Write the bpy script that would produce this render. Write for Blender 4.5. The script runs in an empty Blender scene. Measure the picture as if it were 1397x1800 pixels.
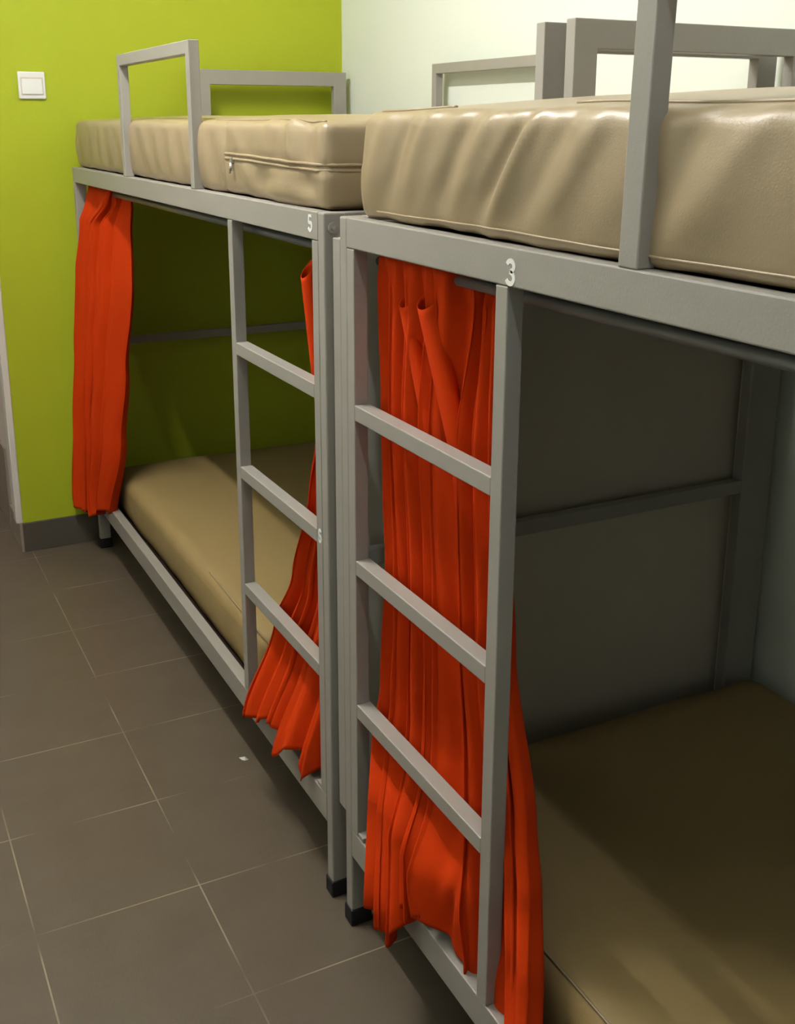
import bpy, bmesh, math, random
from mathutils import Vector, Matrix, noise
from mathutils.bvhtree import BVHTree

C = bpy.context.scene.collection
scn = bpy.context.scene
R = math.radians

# ------------------------------------------------------------------ camera
CAM_POS = (-0.7008, -1.5627, 1.4237)
YAW, PITCH, ROLL = 26.9459, -15.478, 0.138
FPX, PPX, PPY, IW, IH = 1920.22, 690.16, 745.71, 1397.0, 1800.0
cd = bpy.data.cameras.new('camera')
cd.sensor_fit = 'VERTICAL'; cd.sensor_height = 36.0
cd.lens = FPX * 36.0 / IH
cd.shift_x = (IW / 2 - PPX) / IH
cd.shift_y = (PPY - IH / 2) / IH
cd.clip_start = 0.02; cd.clip_end = 50
cam = bpy.data.objects.new('camera', cd); C.objects.link(cam)
y_, p_, r_ = R(YAW), R(PITCH), R(ROLL)
fwd = Vector((math.sin(y_) * math.cos(p_), math.cos(y_) * math.cos(p_), math.sin(p_)))
rt = Vector((math.cos(y_), -math.sin(y_), 0)); up = rt.cross(fwd)
rt2 = rt * math.cos(r_) + up * math.sin(r_); up2 = up * math.cos(r_) - rt * math.sin(r_)
M = Matrix((rt2, up2, -fwd)).transposed().to_4x4(); M.translation = Vector(CAM_POS)
cam.matrix_world = M
scn.camera = cam

# ------------------------------------------------------------------ light
scn.view_settings.view_transform = 'Standard'
scn.view_settings.look = 'None'
scn.view_settings.gamma = 1.0
scn.view_settings.use_curve_mapping = False
scn.view_settings.exposure = 0.08
w = bpy.data.worlds.new('world'); scn.world = w; w.use_nodes = True
w.node_tree.nodes['Background'].inputs[0].default_value = (0.9, 0.95, 1, 1)
w.node_tree.nodes['Background'].inputs[1].default_value = 0.02

LZ = 2.62
TUBES = [(-0.52, 0.62, 0.9, 268.0, (1.0, 0.975, 0.92)), (-0.40, -1.25, 0.6, 84.0, (0.93, 0.95, 1.0))]   # x, y, length, strength, colour
FILL_POWER, FILL_COL = 25.0, (1.0, 0.88, 0.78)  # strength and colour of the added entrance fill lamp

# ------------------------------------------------------------------ materials
def mat(name, col, rough=0.5, spec=0.5, metal=0.0, bump=0.0, bscale=200.0, var=0.0, vscale=6.0,
        emit=None, coat=0.0, sheen=0.0, bdist=0.002):
    m = bpy.data.materials.new(name); m.use_nodes = True
    nt = m.node_tree; b = nt.nodes['Principled BSDF']
    b.inputs['Base Color'].default_value = (*col, 1)
    b.inputs['Roughness'].default_value = rough
    b.inputs['Specular IOR Level'].default_value = spec
    b.inputs['Metallic'].default_value = metal
    b.inputs['Coat Weight'].default_value = coat
    b.inputs['Sheen Weight'].default_value = sheen
    tc = nt.nodes.new('ShaderNodeTexCoord')
    if var:
        n = nt.nodes.new('ShaderNodeTexNoise'); n.inputs['Scale'].default_value = vscale
        n.inputs['Detail'].default_value = 5
        nt.links.new(tc.outputs['Object'], n.inputs['Vector'])
        mx = nt.nodes.new('ShaderNodeMixRGB'); mx.blend_type = 'MIX'
        mx.inputs[1].default_value = (*[c * (1 - var) for c in col], 1)
        mx.inputs[2].default_value = (*[min(1, c * (1 + var)) for c in col], 1)
        nt.links.new(n.outputs['Fac'], mx.inputs[0]); nt.links.new(mx.outputs[0], b.inputs['Base Color'])
    if bump:
        n2 = nt.nodes.new('ShaderNodeTexNoise'); n2.inputs['Scale'].default_value = bscale
        n2.inputs['Detail'].default_value = 3
        nt.links.new(tc.outputs['Object'], n2.inputs['Vector'])
        bp = nt.nodes.new('ShaderNodeBump'); bp.inputs['Strength'].default_value = bump
        bp.inputs['Distance'].default_value = bdist
        nt.links.new(n2.outputs['Fac'], bp.inputs['Height']); nt.links.new(bp.outputs['Normal'], b.inputs['Normal'])
    if emit:
        b.inputs['Emission Color'].default_value = (*emit[:3], 1); b.inputs['Emission Strength'].default_value = emit[3]
    return m

METAL = mat('grey_paint', (0.295, 0.277, 0.248), 0.38, 0.5, bump=0.12, bscale=260, var=0.06, vscale=14)
VINYL = mat('beige_vinyl', (0.305, 0.232, 0.138), 0.37, 0.5, bump=0.25, bscale=420, var=0.06, vscale=5, bdist=0.001)
VINYLP = mat('beige_vinyl_piping', (0.30, 0.225, 0.135), 0.38, 0.5)
CANVAS = mat('tan_cover', (0.27, 0.19, 0.078), 0.6, 0.35, bump=0.3, bscale=500, var=0.08, vscale=5, bdist=0.001)
CURT = mat('orange_cloth', (0.53, 0.038, 0.003), 0.9, 0.08, bump=0.35, bscale=900, var=0.08, vscale=9, sheen=0.0, bdist=0.001)
GREEN = mat('green_paint', (0.375, 0.435, 0.016), 0.55, 0.35, bump=0.25, bscale=90, var=0.03, vscale=2)
WHITEW = mat('white_wall_paint', (0.71, 0.745, 0.68), 0.75, 0.2, bump=0.2, bscale=90, var=0.02, vscale=2)
PINKW = mat('warm_white_paint', (0.62, 0.55, 0.50), 0.7, 0.2, bump=0.2, bscale=90)
CEIL = mat('ceiling_paint', (0.80, 0.79, 0.74), 0.8, 0.2, bump=0.1, bscale=80)
TRIMW = mat('white_trim', (0.66, 0.62, 0.57), 0.45, 0.4, bump=0.1, bscale=60)
PLASTIC = mat('white_plastic', (0.80, 0.80, 0.80), 0.3, 0.5, bump=0.02, bscale=100)
BLACK = mat('black_rubber', (0.008, 0.008, 0.009), 0.6, 0.3, bump=0.1, bscale=100)
PANEL = mat('grey_panel', (0.50, 0.45, 0.38), 0.6, 0.3, bump=0.15, bscale=120, var=0.04)
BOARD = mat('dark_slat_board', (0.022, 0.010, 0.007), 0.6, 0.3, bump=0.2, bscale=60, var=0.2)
DARKB = mat('dark_base_cloth', (0.035, 0.032, 0.03), 0.5, 0.4, bump=0.2, bscale=120)
INK = mat('white_marking', (0.80, 0.80, 0.77), 0.6, 0.3, bump=0.02, bscale=100)
STEEL = mat('bright_steel', (0.62, 0.60, 0.56), 0.3, 0.5, metal=0.9, bump=0.05, bscale=200)
SKIRT = mat('skirting_tile', (0.075, 0.064, 0.050), 0.4, 0.4, bump=0.1, bscale=120, var=0.12, vscale=8)
SKIRTL = mat('pale_skirting_tile', (0.26, 0.21, 0.175), 0.4, 0.4, bump=0.1, bscale=120, var=0.12, vscale=8)
PAPER = mat('white_paper', (0.8, 0.8, 0.78), 0.7, 0.2, bump=0.05, bscale=100)

def floor_mat():
    m = bpy.data.materials.new('floor_tiles'); m.use_nodes = True
    nt = m.node_tree; b = nt.nodes['Principled BSDF']; L = nt.links
    tc = nt.nodes.new('ShaderNodeTexCoord')
    mp = nt.nodes.new('ShaderNodeMapping'); mp.inputs['Location'].default_value = (0.217, -0.209, 0)
    L.new(tc.outputs['Object'], mp.inputs['Vector'])
    br = nt.nodes.new('ShaderNodeTexBrick')
    br.offset = 0; br.squash = 1
    br.inputs['Scale'].default_value = 1.0
    br.inputs['Mortar Size'].default_value = 0.0016
    br.inputs['Mortar Smooth'].default_value = 0.2
    br.inputs['Brick Width'].default_value = 0.3065
    br.inputs['Row Height'].default_value = 0.307
    br.inputs['Color1'].default_value = (0.118, 0.098, 0.080, 1)
    br.inputs['Color2'].default_value = (0.132, 0.110, 0.090, 1)
    br.inputs['Mortar'].default_value = (0.30, 0.26, 0.20, 1)
    L.new(mp.outputs[0], br.inputs['Vector'])
    # grout is dirty: in places it is as dark as the tiles
    n = nt.nodes.new('ShaderNodeTexNoise'); n.inputs['Scale'].default_value = 4.2; n.inputs['Detail'].default_value = 2
    L.new(tc.outputs['Object'], n.inputs['Vector'])
    rp = nt.nodes.new('ShaderNodeValToRGB'); rp.color_ramp.elements[0].position = 0.40; rp.color_ramp.elements[1].position = 0.58
    L.new(n.outputs['Fac'], rp.inputs[0])
    mul = nt.nodes.new('ShaderNodeMath'); mul.operation = 'MULTIPLY'
    L.new(br.outputs['Fac'], mul.inputs[0]); L.new(rp.outputs[0], mul.inputs[1])
    n3 = nt.nodes.new('ShaderNodeTexNoise'); n3.inputs['Scale'].default_value = 9; n3.inputs['Detail'].default_value = 8
    L.new(tc.outputs['Object'], n3.inputs['Vector'])
    base = nt.nodes.new('ShaderNodeMixRGB')
    base.inputs[1].default_value = (0.080, 0.063, 0.042, 1); base.inputs[2].default_value = (0.112, 0.086, 0.062, 1)
    L.new(n3.outputs['Fac'], base.inputs[0])
    mx = nt.nodes.new('ShaderNodeMixRGB'); mx.inputs[2].default_value = (0.27, 0.23, 0.165, 1)
    L.new(mul.outputs[0], mx.inputs[0]); L.new(base.outputs[0], mx.inputs[1])
    L.new(mx.outputs[0], b.inputs['Base Color'])
    b.inputs['Roughness'].default_value = 0.42; b.inputs['Specular IOR Level'].default_value = 0.4
    bp = nt.nodes.new('ShaderNodeBump'); bp.inputs['Strength'].default_value = 0.2; bp.inputs['Distance'].default_value = 0.001
    n4 = nt.nodes.new('ShaderNodeTexNoise'); n4.inputs['Scale'].default_value = 220
    L.new(tc.outputs['Object'], n4.inputs['Vector'])
    L.new(n4.outputs['Fac'], bp.inputs['Height']); L.new(bp.outputs[0], b.inputs['Normal'])
    return m
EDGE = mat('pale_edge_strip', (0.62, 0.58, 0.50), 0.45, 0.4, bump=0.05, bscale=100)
ROD = mat('dark_rod', (0.13, 0.13, 0.125), 0.35, 0.5, bump=0.05, bscale=100)
FLOOR = floor_mat()

# ------------------------------------------------------------------ helpers
def box(bm, x0, x1, y0, y1, z0, z1, bev=0.0, seg=2):
    r = bmesh.ops.create_cube(bm, size=1)
    vs = r['verts']
    for v in vs:
        v.co = Vector(((x0 + x1) / 2 + v.co.x * abs(x1 - x0), (y0 + y1) / 2 + v.co.y * abs(y1 - y0), (z0 + z1) / 2 + v.co.z * abs(z1 - z0)))
    if bev:
        es = list({e for v in vs for e in v.link_edges})
        bmesh.ops.bevel(bm, geom=es, offset=bev, segments=seg, affect='EDGES', profile=0.5)

def uframe(bm, u0, u1, z0, z1, w_, h_, d0, d1, axis):
    """one welded inverted-U frame; u runs along x (axis 'x') or y (axis 'y'), d is its thickness"""
    out = [(u0, z0), (u0, z1), (u1, z1), (u1, z0), (u1 - w_, z0), (u1 - w_, z1 - h_), (u0 + w_, z1 - h_), (u0 + w_, z0)]
    mk = (lambda u, z, d: (u, d, z)) if axis == 'x' else (lambda u, z, d: (d, u, z))
    a = [bm.verts.new(mk(u, z, d0)) for u, z in out]; b = [bm.verts.new(mk(u, z, d1)) for u, z in out]
    n = len(out)
    for i, j, k, l in ((0, 1, 6, 7), (1, 2, 5, 6), (2, 3, 4, 5)):
        bm.faces.new((a[i], a[j], a[k], a[l])); bm.faces.new((b[l], b[k], b[j], b[i]))
    for i in range(n): bm.faces.new((a[i], b[i], b[(i + 1) % n], a[(i + 1) % n]))
    bmesh.ops.recalc_face_normals(bm, faces=bm.faces)
    es = [e for e in bm.edges if e.calc_face_angle(0) > .5]
    bmesh.ops.bevel(bm, geom=es, offset=.0018, segments=2, affect='EDGES', profile=.5)

def obj(name, bm, m, parent=None, smooth=False):
    me = bpy.data.meshes.new(name)
    bmesh.ops.recalc_face_normals(bm, faces=bm.faces)
    bm.to_mesh(me); bm.free()
    me.materials.append(m)
    if smooth:
        for p in me.polygons: p.use_smooth = True
    o = bpy.data.objects.new(name, me); C.objects.link(o)
    if parent: o.parent = parent; o.location = -parent.location if parent.type == 'EMPTY' and parent.parent is None else (0, 0, 0)
    return o

def bx(name, m, parent, *a, bev=0.0015, seg=2):
    bm = bmesh.new(); box(bm, *a, bev=bev, seg=seg)
    return obj(name, bm, m, parent)

def struct(name, bm, m):
    o = obj(name, bm, m); o['kind'] = 'structure'; return o

def tag(o, label, cat, group=None):
    o['label'] = label; o['category'] = cat
    if group: o['group'] = group
    return o

def thing(name, label, cat, loc, group=None):
    o = bpy.data.objects.new(name, None); C.objects.link(o); o.location = loc
    o.empty_display_size = 0.1
    return tag(o, label, cat, group)

def tube(bm, pts, rad, n=8, caps=True):
    """round tube through points"""
    rings = []
    for i, p in enumerate(pts):
        p = Vector(p)
        d = (Vector(pts[min(i + 1, len(pts) - 1)]) - Vector(pts[max(i - 1, 0)])).normalized()
        a = d.cross(Vector((0, 0, 1)))
        if a.length < 1e-3: a = d.cross(Vector((1, 0, 0)))
        a.normalize(); b = d.cross(a)
        r = rad[i] if isinstance(rad, (list, tuple)) else rad
        rings.append([bm.verts.new(p + (a * math.cos(2 * math.pi * k / n) + b * math.sin(2 * math.pi * k / n)) * r) for k in range(n)])
    for i in range(len(rings) - 1):
        for k in range(n):
            bm.faces.new((rings[i][k], rings[i][(k + 1) % n], rings[i + 1][(k + 1) % n], rings[i + 1][k]))
    if caps:
        bm.faces.new(rings[0][::-1]); bm.faces.new(rings[-1])

# ------------------------------------------------------------------ dimensions
P = 0.0255          # tube width
G = 0.061           # gap between the two beds
L_ = 2.0            # bed length
D = 0.945           # bed depth
ZT, ZB = 1.2835, 1.2372
ZG = 1.5867
WX, WY = 0.9704, 2.1255
CX = -0.242
CEILZ = 2.70

# ------------------------------------------------------------------ room
def room():
    bm = bmesh.new(); box(bm, -1.36, WX + .1, -3.2, 4.0, -0.1, 0.0); struct('floor', bm, FLOOR)
    bm = bmesh.new(); box(bm, -1.36, WX + .1, -3.2, 4.0, CEILZ, CEILZ + .1); struct('ceiling', bm, CEIL)
    bm = bmesh.new(); box(bm, WX, WX + .1, -3.2, WY + .02, 0, CEILZ); struct('wall_right', bm, WHITEW)
    bm = bmesh.new(); box(bm, CX, WX, WY, WY + .12, 0, CEILZ); struct('wall_back', bm, GREEN)
    bm = bmesh.new(); box(bm, CX - .003, CX + .1, WY + .12, 4.0, 0, CEILZ); struct('wall_entrance', bm, PINKW)
    bm = bmesh.new(); box(bm, -1.36, -1.26, -3.2, 4.0, 0, CEILZ); struct('wall_left', bm, WHITEW)
    bm = bmesh.new(); box(bm, -1.36, WX, -3.2, -3.1, 0, CEILZ); struct('wall_front', bm, WHITEW)
    bm = bmesh.new(); box(bm, -1.36, CX, 3.95, 4.05, 0, CEILZ); struct('wall_far', bm, PINKW)
    bm = bmesh.new(); box(bm, CX, WX, WY - .009, WY + .001, 0, .103, .0015); struct('baseboard_back', bm, SKIRT)
    bm = bmesh.new(); box(bm, CX - .009, CX + .001, WY - .009, 2.34, 0, .103, .001)
    struct('baseboard_left', bm, SKIRTL)
    bm = bmesh.new(); box(bm, CX - .011, CX, 2.34, 3.94, 0, .31, .001); struct('baseboard_entrance', bm, SKIRTL)
    bm = bmesh.new(); box(bm, WX - .009, WX + .001, -3.1, WY - .009, 0, .103, .001); struct('baseboard_right', bm, SKIRT)
    bm = bmesh.new(); box(bm, CX - .018, CX + .004, WY - .004, WY + .05, .103, CEILZ, .004, 3); struct('trim_1', bm, TRIMW)
room()

# ------------------------------------------------------------------ digits
def arc(cx, cy, rx, ry, a0, a1, n=14):
    return [(cx + rx * math.cos(R(a0 + (a1 - a0) * i / n)), cy + ry * math.sin(R(a0 + (a1 - a0) * i / n))) for i in range(n + 1)]
GL = {
    '3': [arc(.30, .745, .24, .20, 165, -90) + arc(.28, .275, .27, .225, 90, -160)],
    '5': [[(.52, .93), (.12, .93), (.08, .53)] + arc(.28, .29, .27, .24, 115, -160)],
    '6': [arc(.30, .70, .22, .25, 25, 180, 10) + [(.07, .45)] + arc(.30, .285, .24, .235, 180, 540, 24)],
}
def digit(name, ch, yc, zc, h, parent, wide=1.0):
    bm = bmesh.new(); wdt = .19 / 2
    for st in GL[ch]:
        lo = []
        for i, p in enumerate(st):
            a = st[max(i - 1, 0)]; b = st[min(i + 1, len(st) - 1)]
            dx, dy = b[0] - a[0], b[1] - a[1]; l = math.hypot(dx, dy) or 1
            nx, ny = -dy / l * wdt, dx / l * wdt
            row = []
            for s in (-1, 1):
                X, Y = p[0] + nx * s, p[1] + ny * s
                for dpt in (-0.0006, 0.0003):
                    row.append(bm.verts.new((dpt, yc - (X - .30) * h * wide, zc + (Y - .5) * h)))
            lo.append(row)
        for a, b in zip(lo, lo[1:]):
            for i, j in ((0, 1), (1, 3), (3, 2), (2, 0)):
                bm.faces.new((a[i], a[j], b[j], b[i]))
        bm.faces.new((lo[0][0], lo[0][2], lo[0][3], lo[0][1])); bm.faces.new((lo[-1][0], lo[-1][1], lo[-1][3], lo[-1][2]))
    return obj(name, bm, INK, parent)

# ------------------------------------------------------------------ bunk bed frames
def make_bed(label, mirror):
    """mirror False: runs away from the seam to +y; True: runs towards the camera"""
    Y = (lambda s: -s) if mirror else (lambda s: G + s)
    bed = thing('bunk_bed', label, 'bunk bed', (D / 2, Y(L_ / 2), 0), 'grey metal bunk beds')
    def part(name, x0, x1, s0, s1, z0, z1, bev=.0016, m=METAL, parent=None):
        a, b = sorted((Y(s0), Y(s1)))
        return bx(name, m, parent or bed, x0, x1, a, b, z0, z1, bev=bev)
    # corner posts with rubber feet
    for s in (0, L_ - P):
        for x0, x1 in ((0, .036), (D - .078, D)):
            po = part('post', x0, x1, s, s + P, .028, ZT, .003)
            a, b = sorted((Y(s), Y(s + P)))
            bm = bmesh.new(); box(bm, x0 - .003, x1 + .003, a - .003, b + .003, 0.0, .034, .003)
            obj('foot_cap', bm, BLACK, po)
    # upper frame
    part('top_rail', 0, .026, P, L_ - P, ZB, ZT, .002)
    part('top_rail', D - .026, D, P, L_ - P, ZB, ZT, .002)
    for s in (0, L_ - P):
        part('end_rail', .036, D - .078, s, s + P, ZB, ZT, .002)
        part('end_rail', .036, D - .078, s + .002, s + P - .002, .704, .731)
        part('end_rail', .036, D - .078, s, s + P, .15, .205)
    part('inner_rail', .026, .046, P, L_ - P, ZB + .004, ZB + .028, .001)
    part('base_board', .030, D - .030, P + .004, L_ - P - .004, ZB + .028, ZT - .006, .001, DARKB)
    # lower frame
    part('lower_rail', 0, .027, P, L_ - P, .150, .205, .002)
    part('lower_rail', D - .026, D, P, L_ - P, .150, .205, .002)
    part('base_board', .034, D - .030, P + .004, L_ - P - .004, .152, .170, .001, BOARD)
    # ladder
    part('ladder_upright', 0, .024, P + .0003, 2 * P, .2052, ZB - .0005)
    part('ladder_upright', 0, .024, .455, .481, .2052, ZB - .0005)
    for z in (.9935, .7305, .4672):
        part('ladder_rung', 0, .026, 2 * P, .455, z - .0255, z)
    part('ladder_bracket', .001, .026, 2 * P, 2 * P + .020, .2055, .214, .001)
    # guards front and rear
    for x0 in (0, D - .0235):
        gs, gw = (.682, .030) if mirror else (.6916, P)
        a, b = sorted((Y(gs), Y(gs + .6297)))
        bm = bmesh.new(); uframe(bm, a, b, ZT, ZG, gw, .028, x0, x0 + .0235, 'y')
        if mirror and x0 == 0:          # this guard leans a little along the bed
            for v in bm.verts: v.co.y -= .008 * (v.co.z - ZT) / .28
        obj('guard_rail', bm, METAL, bed)
    # raised end boards over the rear half
    for s in (0, L_ - P):
        a, b = sorted((Y(s), Y(s + P)))
        bm = bmesh.new(); uframe(bm, .41, D, ZT, ZG, .047, .047, a, b, 'x'); obj('headboard', bm, METAL, bed)
    # curtain rod under the front rail
    bm = bmesh.new(); tube(bm, [(.058, Y(P), 1.214), (.058, Y(L_ - P), 1.214)], .008, 12)
    obj('curtain_rod', bm, ROD, bed, True)
    return bed, Y

for o_bed, lab in ((False, 'grey metal bunk bed marked 5 and 6, standing against the green wall'),
                   (True, 'grey metal bunk bed marked 3, nearest one, against the white wall')):
    bed, Y = make_bed(lab, o_bed)
    if not o_bed:
        digit('number_marking', '5', .1165, 1.2635, .027, bed)
        digit('number_marking', '6', .0965, .7225, .025, bed, .8)
        # joint bolt on the post beside the seam
        bm = bmesh.new()
        tube(bm, [(.016, G + .001, 1.2595), (.016, G - .005, 1.2595)], .0092, 20)
        b = obj('bolt', bm, METAL, bed)
        bm = bmesh.new()
        tube(bm, [(.015, G - .004, 1.2595), (.015, G - .008, 1.2595)], .0042, 6)
        obj('bolt_head', bm, STEEL, b)
    else:
        digit('number_marking', '3', -.4865, 1.2545, .030, bed)

# partition between the two beds
pn = bx('partition_panel', PANEL, None, .012, .902, .019, .042, .215, 1.246, bev=.002)
tag(pn, 'flat grey-brown partition board between the two bunk beds', 'partition')
bm = bmesh.new(); box(bm, .008, .016, .016, .045, .215, 1.246, .0015)
obj('edge_strip', bm, METAL, pn)
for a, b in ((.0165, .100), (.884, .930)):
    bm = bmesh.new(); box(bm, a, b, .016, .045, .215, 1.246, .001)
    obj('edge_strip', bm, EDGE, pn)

# ------------------------------------------------------------------ mattresses
def mattress(x0, x1, y0, y1, z0, z1, r_top, m, crown, wr, step=.012, r_bot=.014):
    nx, ny, nz = [max(4, int(round(a / step))) for a in (x1 - x0, y1 - y0, z1 - z0)]
    c = Vector(((x0 + x1) / 2, (y0 + y1) / 2, (z0 + z1) / 2)); h = Vector(((x1 - x0) / 2, (y1 - y0) / 2, (z1 - z0) / 2))
    bm = bmesh.new(); cache = {}
    def V(i, j, k):
        r = r_top if k * 2 >= nz else r_bot
        key = (i, j, k)
        if key in cache: return cache[key]
        q = Vector((-1 + 2 * i / nx, -1 + 2 * j / ny, -1 + 2 * k / nz))
        p = Vector((q.x * h.x, q.y * h.y, q.z * h.z))
        inn = Vector((max(-h.x + r, min(h.x - r, p.x)), max(-h.y + r, min(h.y - r, p.y)), max(-h.z + r, min(h.z - r, p.z))))
        d = p - inn
        n = d.normalized() if d.length > 1e-9 else Vector((0, 0, 1))
        p = inn + n * r
        wp = p + c
        # crown of the top
        if n.z > 0.05:
            e = (1 - min(1, abs(p.x / h.x)) ** 4) * (1 - min(1, abs(p.y / h.y)) ** 6)
            wp.z += crown * e * n.z
        # soft outward bulge of the sides
        if abs(n.z) < .9:
            t = p.z / h.z
            wp += Vector((n.x, n.y, 0)) * .006 * (1 - t * t)
        wp += n * wr(wp, n)
        v = bm.verts.new(wp); cache[key] = v; return v
    def quad(a, b, c_, d):
        try: bm.faces.new((a, b, c_, d))
        except ValueError: pass
    for i in range(nx):
        for j in range(ny):
            for k in (0, nz): quad(V(i, j, k), V(i + 1, j, k), V(i + 1, j + 1, k), V(i, j + 1, k))
    for i in range(nx):
        for k in range(nz):
            for j in (0, ny): quad(V(i, j, k), V(i + 1, j, k), V(i + 1, j, k + 1), V(i, j, k + 1))
    for j in range(ny):
        for k in range(nz):
            for i in (0, nx): quad(V(i, j, k), V(i, j + 1, k), V(i, j + 1, k + 1), V(i, j, k + 1))
    return bm

def sm(a, b, x):
    t = max(0, min(1, (x - a) / (b - a))); return t * t * (3 - 2 * t)

def crease(u, w_):           # asymmetric soft ridge
    return math.exp(-(u / w_) ** 2)

# near upper mattress: slanting creases falling from the front top edge
CR3 = [(-.115, .030, .0045, .75), (-.175, .016, -.003, .75), (-.235, .022, .0035, .8), (-.335, .020, -.004, .9),
       (-.385, .022, .004, .9), (-.455, .016, -.0055, 1.0), (-.485, .019, .006, 1.0), (-.545, .02, -.003, 1.0),
       (-.60, .025, .0045, 1.0), (-.75, .03, -.003, 1.0), (-.83, .03, .003, 1.0)]
def wr3(p, n):
    d = .0035 * (noise.noise(Vector((p.x * 6, p.y * 5, p.z * 7))))
    if n.x < -.3:
        t = (1.44 - p.z) / .15
        for yy, wd, am, sl in CR3:
            u = p.y - (yy + sl * .11 * t - .03)
            d += 1.5 * am * crease(u, .72 * wd * (1 + .8 * t)) * sm(-.1, .25, t) * (1 - .75 * sm(.55, 1.0, t))
        d += .0025 * noise.noise(Vector((p.y * 16 + p.z * 14, p.z * 5, 3)))
    if n.y > .3:
        d += .006 * noise.noise(Vector((p.x * 9, 1, p.z * 8)))
    return d
def wr5(p, n):
    d = .003 * noise.noise(Vector((p.x * 6 + 5, p.y * 5, p.z * 7)))
    zz = zip_z(p.y)
    if n.x < -.3:
        t = (1.424 - p.z) / .139
        near = 1 - sm(.45, .7, p.y)
        d += .0022 * math.sin(p.y * 52 + 4 * t + 2.5 * noise.noise(Vector((p.y * 3, t, 1)))) * sm(0, .3, t) * (1 - .6 * sm(.5, 1, t)) * (1 - .3 * near)
        if near > 0:
            up_ = sm(.55, .4, t)
            d += near * (-.006 * crease(p.y - .17 + .05 * t, .030) * up_ + .006 * crease(p.y - .235 + .03 * t, .022) * up_
                         + .003 * crease(p.y - .34 + .03 * t, .03) * up_
                         + .008 * crease(p.y - .27, .07) * crease(t - .86, .16) - .006 * crease(p.y - .36, .04) * crease(t - .72, .14)
                         + .004 * crease(p.y - .45, .03) * crease(t - .7, .2) - .007 * crease(p.y - .16, .04) * crease(t - .72, .12))
            d -= .003 * math.exp(-((p.z - zz) / .006) ** 2) * (1 - sm(.57, .60, p.y))
        d -= .006 * math.exp(-((p.y - .588 - .006 * math.sin(p.z * 40)) / .005) ** 2)
    if n.y < -.3:
        d += .005 * noise.noise(Vector((p.x * 7, 2, p.z * 9))) - .003 * math.exp(-((p.z - 1.352) / .006) ** 2)
    return d
def zip_z(y):
    return 1.3575 - .006 * sm(.55, .1, y)
def wr_low(p, n):
    return .004 * noise.noise(Vector((p.x * 5, p.y * 4, p.z * 7))) + (.003 * noise.noise(Vector((p.y * 14, p.z * 9, 5))) if n.x < -.2 else 0)

def mat_thing(name, label, bm, m, loc):
    me = bpy.data.meshes.new(name); bmesh.ops.recalc_face_normals(bm, faces=bm.faces); bm.to_mesh(me); bm.free()
    me.materials.append(m)
    for p in me.polygons: p.use_smooth = True
    o = bpy.data.objects.new(name, me); C.objects.link(o)
    return tag(o, label, 'mattress')

def surf(bvh, kind, p, lift):
    x, y, z = p
    if kind == 'front': h = bvh.ray_cast(Vector((-.3, y, z)), Vector((1, 0, 0)))
    elif kind == 'end': h = bvh.ray_cast(Vector((x, -.3, z)), Vector((0, 1, 0)))
    else: h = bvh.ray_cast(Vector((x, y, 2.0)), Vector((0, 0, -1)))
    if h[0] is None: return Vector(p)
    return h[0] + h[1].normalized() * lift * (1 if h[1].dot(Vector(((-1, 0, 0), (0, -1, 0), (0, 0, 1))[('front', 'end', 'top').index(kind)])) > 0 else -1)
def tree_of(o):
    return BVHTree.FromPolygons([v.co for v in o.data.vertices], [p.vertices for p in o.data.polygons])
def curve_tube(name, pts, rad, m, parent, n=8):
    bm = bmesh.new(); tube(bm, pts, rad, n); return obj(name, bm, m, parent, True)

m3 = mat_thing('mattress', 'shiny beige vinyl mattress on the top bunk marked 3, nearest the viewer',
               mattress(.018, .925, -1.975, -.052, 1.2845, 1.437, .017, VINYL, .024, wr3, .0065), VINYL, None)
T3 = tree_of(m3)
pts = [surf(T3, 'top', (.050 + .004 * math.sin(y * 9) - .012 * sm(-.6, -1.0, y), y, 0), .0006) for y in [-.53 - i * .012 for i in range(115)]]
curve_tube('piping', pts, .0022, VINYLP, m3)
pts = [surf(T3, 'top', (.034 + .016 * sm(-.12, -.26, y), y, 0), .0006) for y in [-.085 - i * .008 for i in range(24)]]
curve_tube('piping', pts, .0022, VINYLP, m3)
pts = [surf(T3, 'front', (0, y, 1.2975 + .001 * math.sin(y * 11)), .0002) for y in [-.10 - i * .012 for i in range(152)]]
curve_tube('piping', pts, .0016, VINYLP, m3)

m5 = mat_thing('mattress', 'beige vinyl mattress with a zip on the top bunk marked 5',
               mattress(.018, .925, .092, 2.045, 1.2845, 1.424, .015, VINYL, .014, wr5, .009), VINYL, None)
T5 = tree_of(m5)
pts = [surf(T5, 'top', (.036 + .003 * math.sin(y * 21), y, 0), .0006) for y in [.13 + i * .012 for i in range(49)]]
curve_tube('piping', pts, .0020, VINYLP, m5)
for off in (.0045, -.0045):
    pts = [surf(T5, 'front', (0, .583 - i * .0105, zip_z(.583 - i * .0105) + off), .0006) for i in range(46)]
    pts += [surf(T5, 'end', (.028 + i * .02, 0, 1.3515 + off), .0006) for i in range(44)]
    curve_tube('zipper_flap', pts, .0030, VINYL, m5)
bm = bmesh.new(); box(bm, .008, .016, .531, .541, 1.3445, 1.3565, .002); 
zs = obj('zipper_slider', bm, STEEL, m5)
bm = bmesh.new()
tube(bm, [(.009, .537, 1.346), (.0075, .534, 1.338), (.008, .538, 1.326)], [.0018, .0022, .0018], 8)
tube(bm, [(.009, .533, 1.346), (.0078, .529, 1.336), (.0085, .531, 1.330)], [.0014, .0018, .0014], 8)
obj('zipper_pull', bm, STEEL, zs, True)

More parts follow.
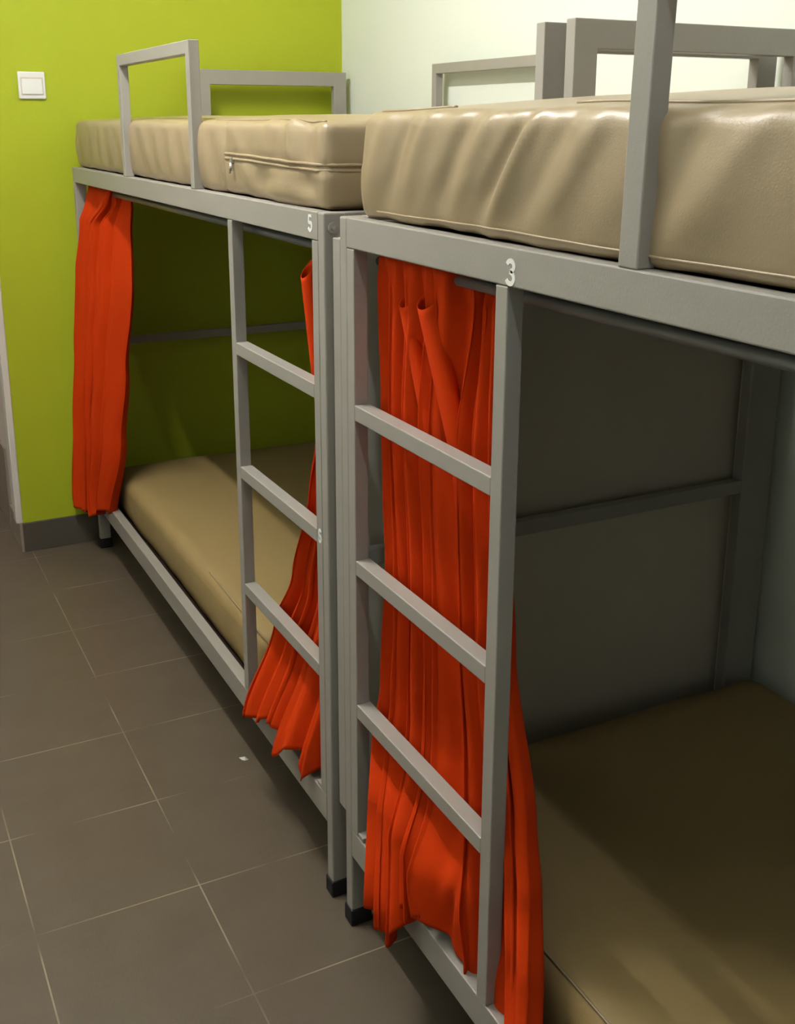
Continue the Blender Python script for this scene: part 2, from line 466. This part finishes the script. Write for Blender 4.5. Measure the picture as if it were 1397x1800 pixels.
m6 = mat_thing('mattress', 'tan mattress on the lower bunk marked 6, in front of the green wall',
               mattress(.050, .925, .10, 1.985, .1705, .303, .024, CANVAS, .014, wr_low, .016), CANVAS, None)
curve_tube('piping', [(.060 + .003 * math.sin(y * 8), y, .3035 + .001 * math.sin(y * 12)) for y in [.16 + i * .02 for i in range(42)]], .0016, VINYLP, m6)
m4 = mat_thing('mattress', 'olive-tan mattress on the dark lower bunk below the one marked 3',
               mattress(.062, .925, -1.97, -.045, .1705, .303, .032, CANVAS, .012, wr_low, .016), CANVAS, None)
curve_tube('piping', [(.070 + .002 * math.sin(y * 8), y, .3025 + .001 * math.sin(y * 12)) for y in [-.08 - i * .02 for i in range(90)]], .0018, VINYLP, m4)

# ------------------------------------------------------------------ curtains
def catmull(pts, t):
    n = len(pts) - 1; u = max(0, min(.99999, t)) * n; i = int(u); f = u - i
    g = lambda k: pts[max(0, min(n, k))]
    p0, p1, p2, p3 = g(i - 1), g(i), g(i + 1), g(i + 2)
    return tuple(.5 * ((2 * b) + (-a + c) * f + (2 * a - 5 * b + 4 * c - d) * f * f + (-a + 3 * b - 3 * c + d) * f ** 3) for a, b, c, d in zip(p0, p1, p2, p3))

def curtain_mesh(levels, hem, ztop, npl, amp, seed, flips=(), ns=260, nt=110, extra=None):
    """levels: [(z, [(x,y)...])] from top down; hem: z along the width"""
    rnd = random.Random(seed)
    ph = [rnd.uniform(0, 6.28) for _ in range(6)]
    # uneven pleat spacing
    def warp(s): return s + .035 * math.sin(6.28 * s * 1.5 + ph[0]) + .018 * math.sin(6.28 * s * 3.3 + ph[1])
    zs = [l[0] for l in levels]
    def base(s, z):
        if z >= zs[0]: return catmull(levels[0][1], s)
        for i in range(len(zs) - 1):
            if z >= zs[i + 1]:
                t = (zs[i] - z) / (zs[i] - zs[i + 1]); t = t * t * (3 - 2 * t) * .6 + t * .4
                a = catmull(levels[i][1], s); b = catmull(levels[i + 1][1], s)
                return tuple(p + (q - p) * t for p, q in zip(a, b))
        return catmull(levels[-1][1], s)
    bm = bmesh.new(); rows = []
    for j in range(nt + 1):
        tt = j / nt; row = []
        for i in range(ns + 1):
            s = i / ns
            zh = catmull([(h,) for h in hem], s)[0]
            z = ztop + (zh - ztop) * tt
            b0 = Vector((*base(s, z), 0)); b1 = Vector((*base(min(1, s + .01), z), 0)); bm1 = Vector((*base(max(0, s - .01), z), 0))
            tg = (b1 - bm1); tg = tg.normalized() if tg.length > 1e-9 else Vector((0, -1, 0))
            nr = Vector((tg.y, -tg.x, 0))
            if nr.x > 0: nr = -nr
            drift = .55 * noise.noise(Vector((s * 3, z * 1.4, seed))) + .25 * (1.2 - z) * math.sin(ph[2] + s * 4)
            phs = 6.2832 * npl * warp(s) + drift * 2.2
            A = amp * (.75 + .45 * noise.noise(Vector((s * 7, z * 1.2, seed + 9)))) * (.75 + .55 * sm(1.0, .2, z))
            w1 = .75 - 1.9 * math.exp(-(math.sin(phs / 2) / .42) ** 2)
            off = A * w1 + .22 * A * math.sin(phs * 2.3 + ph[3] + 2 * z) + .0018 * noise.noise(Vector((s * 30, z * 9, seed)))
            lat = .75 * A * math.sin(phs + .3)
            # heading is gathered flat just under the rod
            top = sm(ztop, ztop - .05, z)
            p = b0 + nr * off * (.28 + .72 * top) + tg * lat * top
            x, y = p.x, p.y
            if extra:
                dx, dy, dz = extra(s, z); x += dx; y += dy; z += dz
            row.append(bm.verts.new((x, y, z)))
        rows.append(row)
    for a, b in zip(rows, rows[1:]):
        for i in range(ns): bm.faces.new((a[i], a[i + 1], b[i + 1], b[i]))
    return bm

def lip(bm, ctr, z0, z1, r0, r1, slant, a0=-150, a1=150, n=26, nz=40):
    """open-topped rolled fold of cloth standing in front of the sheet; ctr(z) -> x, y"""
    rows = []
    for j in range(nz + 1):
        t = j / nz; row = []
        for i in range(n + 1):
            a = R(a0 + (a1 - a0) * i / n)
            r = r0 + (r1 - r0) * t
            zr = z0 + slant * (1 - math.cos(a)) * .5
            z = zr + (z1 - zr) * t
            x, y = ctr(z)
            row.append(bm.verts.new((x - r * math.cos(a), y - r * 1.25 * math.sin(a), z)))
        rows.append(row)
    for a, b in zip(rows, rows[1:]):
        for i in range(n): bm.faces.new((a[i], a[i + 1], b[i + 1], b[i]))

def curtain(label, bm):
    o = obj('curtain', bm, CURT, None, True)
    md = o.modifiers.new('thickness', 'SOLIDIFY'); md.thickness = .0016; md.offset = 0
    return tag(o, label, 'curtain', 'orange-red curtains')

lerp = lambda a, b, t: a + (b - a) * max(0, min(1, t))
# far curtain by the green wall
lv = [(1.228, [(.042, 2.020), (.040, 1.90), (.040, 1.76), (.074, 1.74), (.078, 1.69), (.078, 1.64)]),
      (1.19, [(.034, 2.018), (.030, 1.89), (.030, 1.76), (.072, 1.74), (.076, 1.69), (.076, 1.64)]),
      (1.12, [(.010, 2.010), (.002, 1.88), (.044, 1.74), (.060, 1.60)]),
      (.96, [(-.012, 2.045), (-.006, 1.92), (.030, 1.77), (.050, 1.57)]),
      (.70, [(-.024, 2.080), (-.022, 1.95), (.008, 1.83), (.040, 1.67)]),
      (.45, [(-.042, 2.085), (-.034, 1.98), (-.010, 1.87), (.024, 1.74)]),
      (.18, [(-.062, 2.090), (-.046, 2.01), (-.026, 1.93), (-.008, 1.83)])]
curtain('orange-red curtain gathered at the far end, beside the green wall',
        curtain_mesh(lv, [.175, .14, .16, .15, .19, .20], 1.228, 4.4, .019, 3))
# middle curtain behind the far ladder
lv = [(1.228, [(.050, .190), (.052, .165), (.054, .14), (.056, .10)]),
      (1.15, [(.050, .215), (.052, .18), (.054, .15), (.056, .10)]),
      (1.00, [(.048, .225), (.050, .18), (.052, .15), (.056, .10)]),
      (.88, [(.046, .205), (.050, .18), (.052, .15), (.056, .10)]),
      (.75, [(.046, .250), (.048, .20), (.050, .15), (.054, .10)]),
      (.557, [(.046, .345), (.048, .26), (.050, .18), (.052, .10)]),
      (.41, [(.042, .440), (.040, .33), (.042, .22), (.048, .115)]),
      (.20, [(-.026, .475), (-.032, .34), (-.030, .22), (.006, .130)])]
bm = curtain_mesh(lv, [.195, .200, .225, .25, .21, .24, .20, .235], 1.228, 5.3, .014, 11)
lip(bm, lambda z: (lerp(.040, .058, (1.16 - z) / .3), lerp(.222, .205, (1.16 - z) / .3)), 1.158, .84, .0135, .009, .034)
curtain('orange-red curtain behind the ladder of the bunk marked 5 and 6', bm)
# near curtain
lv = [(1.228, [(.040, -.062), (.040, -.14), (.040, -.21), (.040, -.26), (.074, -.295), (.080, -.325), (.080, -.352)]),
      (1.17, [(.044, -.062), (.046, -.14), (.048, -.21), (.050, -.26), (.072, -.30), (.078, -.33), (.078, -.355)]),
      (1.00, [(.048, -.066), (.050, -.155), (.053, -.24), (.064, -.31), (.072, -.370)]),
      (.70, [(.046, -.096), (.049, -.185), (.051, -.27), (.058, -.345), (.062, -.418)]),
      (.50, [(.044, -.088), (.046, -.19), (.048, -.29), (.050, -.40), (.050, -.495)]),
      (.41, [(.036, -.080), (.036, -.20), (.034, -.31), (.044, -.42), (.034, -.535)]),
      (.32, [(.002, -.135), (-.008, -.23), (-.004, -.335), (.035, -.445), (.008, -.58)]),
      (.19, [(-.034, -.195), (-.034, -.275), (-.008, -.355), (.034, -.460), (-.038, -.645)])]
def bulge(s, z):
    g = math.exp(-((s - .52) / .10) ** 2 - ((z - .30) / .055) ** 2)
    c_ = math.exp(-((s - .545 - .5 * (z - .27)) / .018) ** 2 - ((z - .28) / .05) ** 2)
    return (-.014 * g + .014 * c_, 0, -.004 * g)
bm = curtain_mesh(lv, [.175, .155, .165, .235, .25, .215, .20, .17, .16, .17], 1.228, 7.2, .018, 5, ns=420, nt=150, extra=bulge)
lip(bm, lambda z: (lerp(.046, .066, (1.17 - z) / .3), lerp(-.142, -.200, (1.17 - z) / .22)), 1.160, .84, .0135, .007, .020)
lip(bm, lambda z: (lerp(.045, .066, (1.17 - z) / .32), lerp(-.215, -.285, (1.17 - z) / .22)), 1.168, .80, .0185, .008, .034)
curtain('orange-red curtain behind the near ladder of the bunk marked 3', bm)

# ------------------------------------------------------------------ light switch
sw = thing('light_switch', 'white square light switch on the green wall', 'light switch', (-.092, WY, 1.53))
bm = bmesh.new(); box(bm, -.133, -.051, WY - .009, WY - .0002, 1.489, 1.571, .004, 3); obj('frame', bm, PLASTIC, sw)
bm = bmesh.new(); box(bm, -.123, -.061, WY - .0125, WY - .006, 1.503, 1.551, .0025, 3); 
for v in bm.verts:
    if v.co.z > 1.53 and v.co.y < WY - .01: v.co.y += .0028
obj('rocker', bm, PLASTIC, sw)
bm = bmesh.new(); box(bm, -.126, -.058, WY - .0094, WY - .0085, 1.500, 1.554, 0); obj('seam', bm, PINKW, sw)

# ------------------------------------------------------------------ paper scrap
bm = bmesh.new()
v = [bm.verts.new(c) for c in ((-.004, .592, .0006), (.008, .585, .004), (.014, .574, .0006), (.004, .570, .003), (-.001, .580, .0006))]
bm.faces.new((v[0], v[1], v[4])); bm.faces.new((v[1], v[2], v[3])); bm.faces.new((v[1], v[3], v[4]))
bmesh.ops.solidify(bm, geom=bm.faces[:], thickness=.0004)
tag(obj('paper_scrap', bm, PAPER), 'tiny white paper scrap on the tiled floor beside the bed', 'litter')

# ------------------------------------------------------------------ ceiling lamps
GLOB = mat('fill_glow', (0.9, 0.9, 0.9), 0.5, emit=(*FILL_COL, FILL_POWER))
for (LX, LY, TL, TP, TC), lab in zip(TUBES, ('white fluorescent tube lamp above the aisle beside the bunk marked 5',
                                             'short fluorescent tube lamp above the aisle beside the bunk marked 3')):
    GLOW = mat('glowing_tube', (0.9, 0.9, 0.9), 0.5, emit=(*TC, TP))
    t = thing('ceiling_lamp', lab, 'ceiling lamp', (LX, LY, CEILZ))
    bm = bmesh.new(); box(bm, LX - .03, LX + .03, LY - TL / 2 - .04, LY + TL / 2 + .04, LZ + .045, CEILZ, .004)
    obj('housing', bm, PLASTIC, t)
    bm = bmesh.new(); tube(bm, [(LX, LY - TL / 2, LZ), (LX, LY + TL / 2, LZ)], .019, 16)
    obj('lamp_tube', bm, GLOW, t, True)
    for s_ in (-1, 1):
        bm = bmesh.new(); yy = LY + s_ * (TL / 2 + .012); box(bm, LX - .022, LX + .022, yy - .011, yy + .011, LZ - .024, LZ + .046, .003)
        obj('lamp_holder', bm, PLASTIC, t)
t = thing('ceiling_lamp', 'added unseen fill lamp above the entrance beyond the green wall', 'ceiling lamp', (-.75, 3.1, CEILZ))  # unseen lamp added beyond the green wall for ambient fill
bm = bmesh.new(); bmesh.ops.create_uvsphere(bm, u_segments=32, v_segments=16, radius=.14)
for v in bm.verts: v.co = Vector((v.co.x - .75, v.co.y + 3.1, v.co.z * .45 + CEILZ - .06))
obj('fill_globe', bm, GLOB, t, True)
bm = bmesh.new(); tube(bm, [(-.75, 3.1, CEILZ), (-.75, 3.1, CEILZ - .04)], .15, 32)
obj('fill_base', bm, PLASTIC, t)
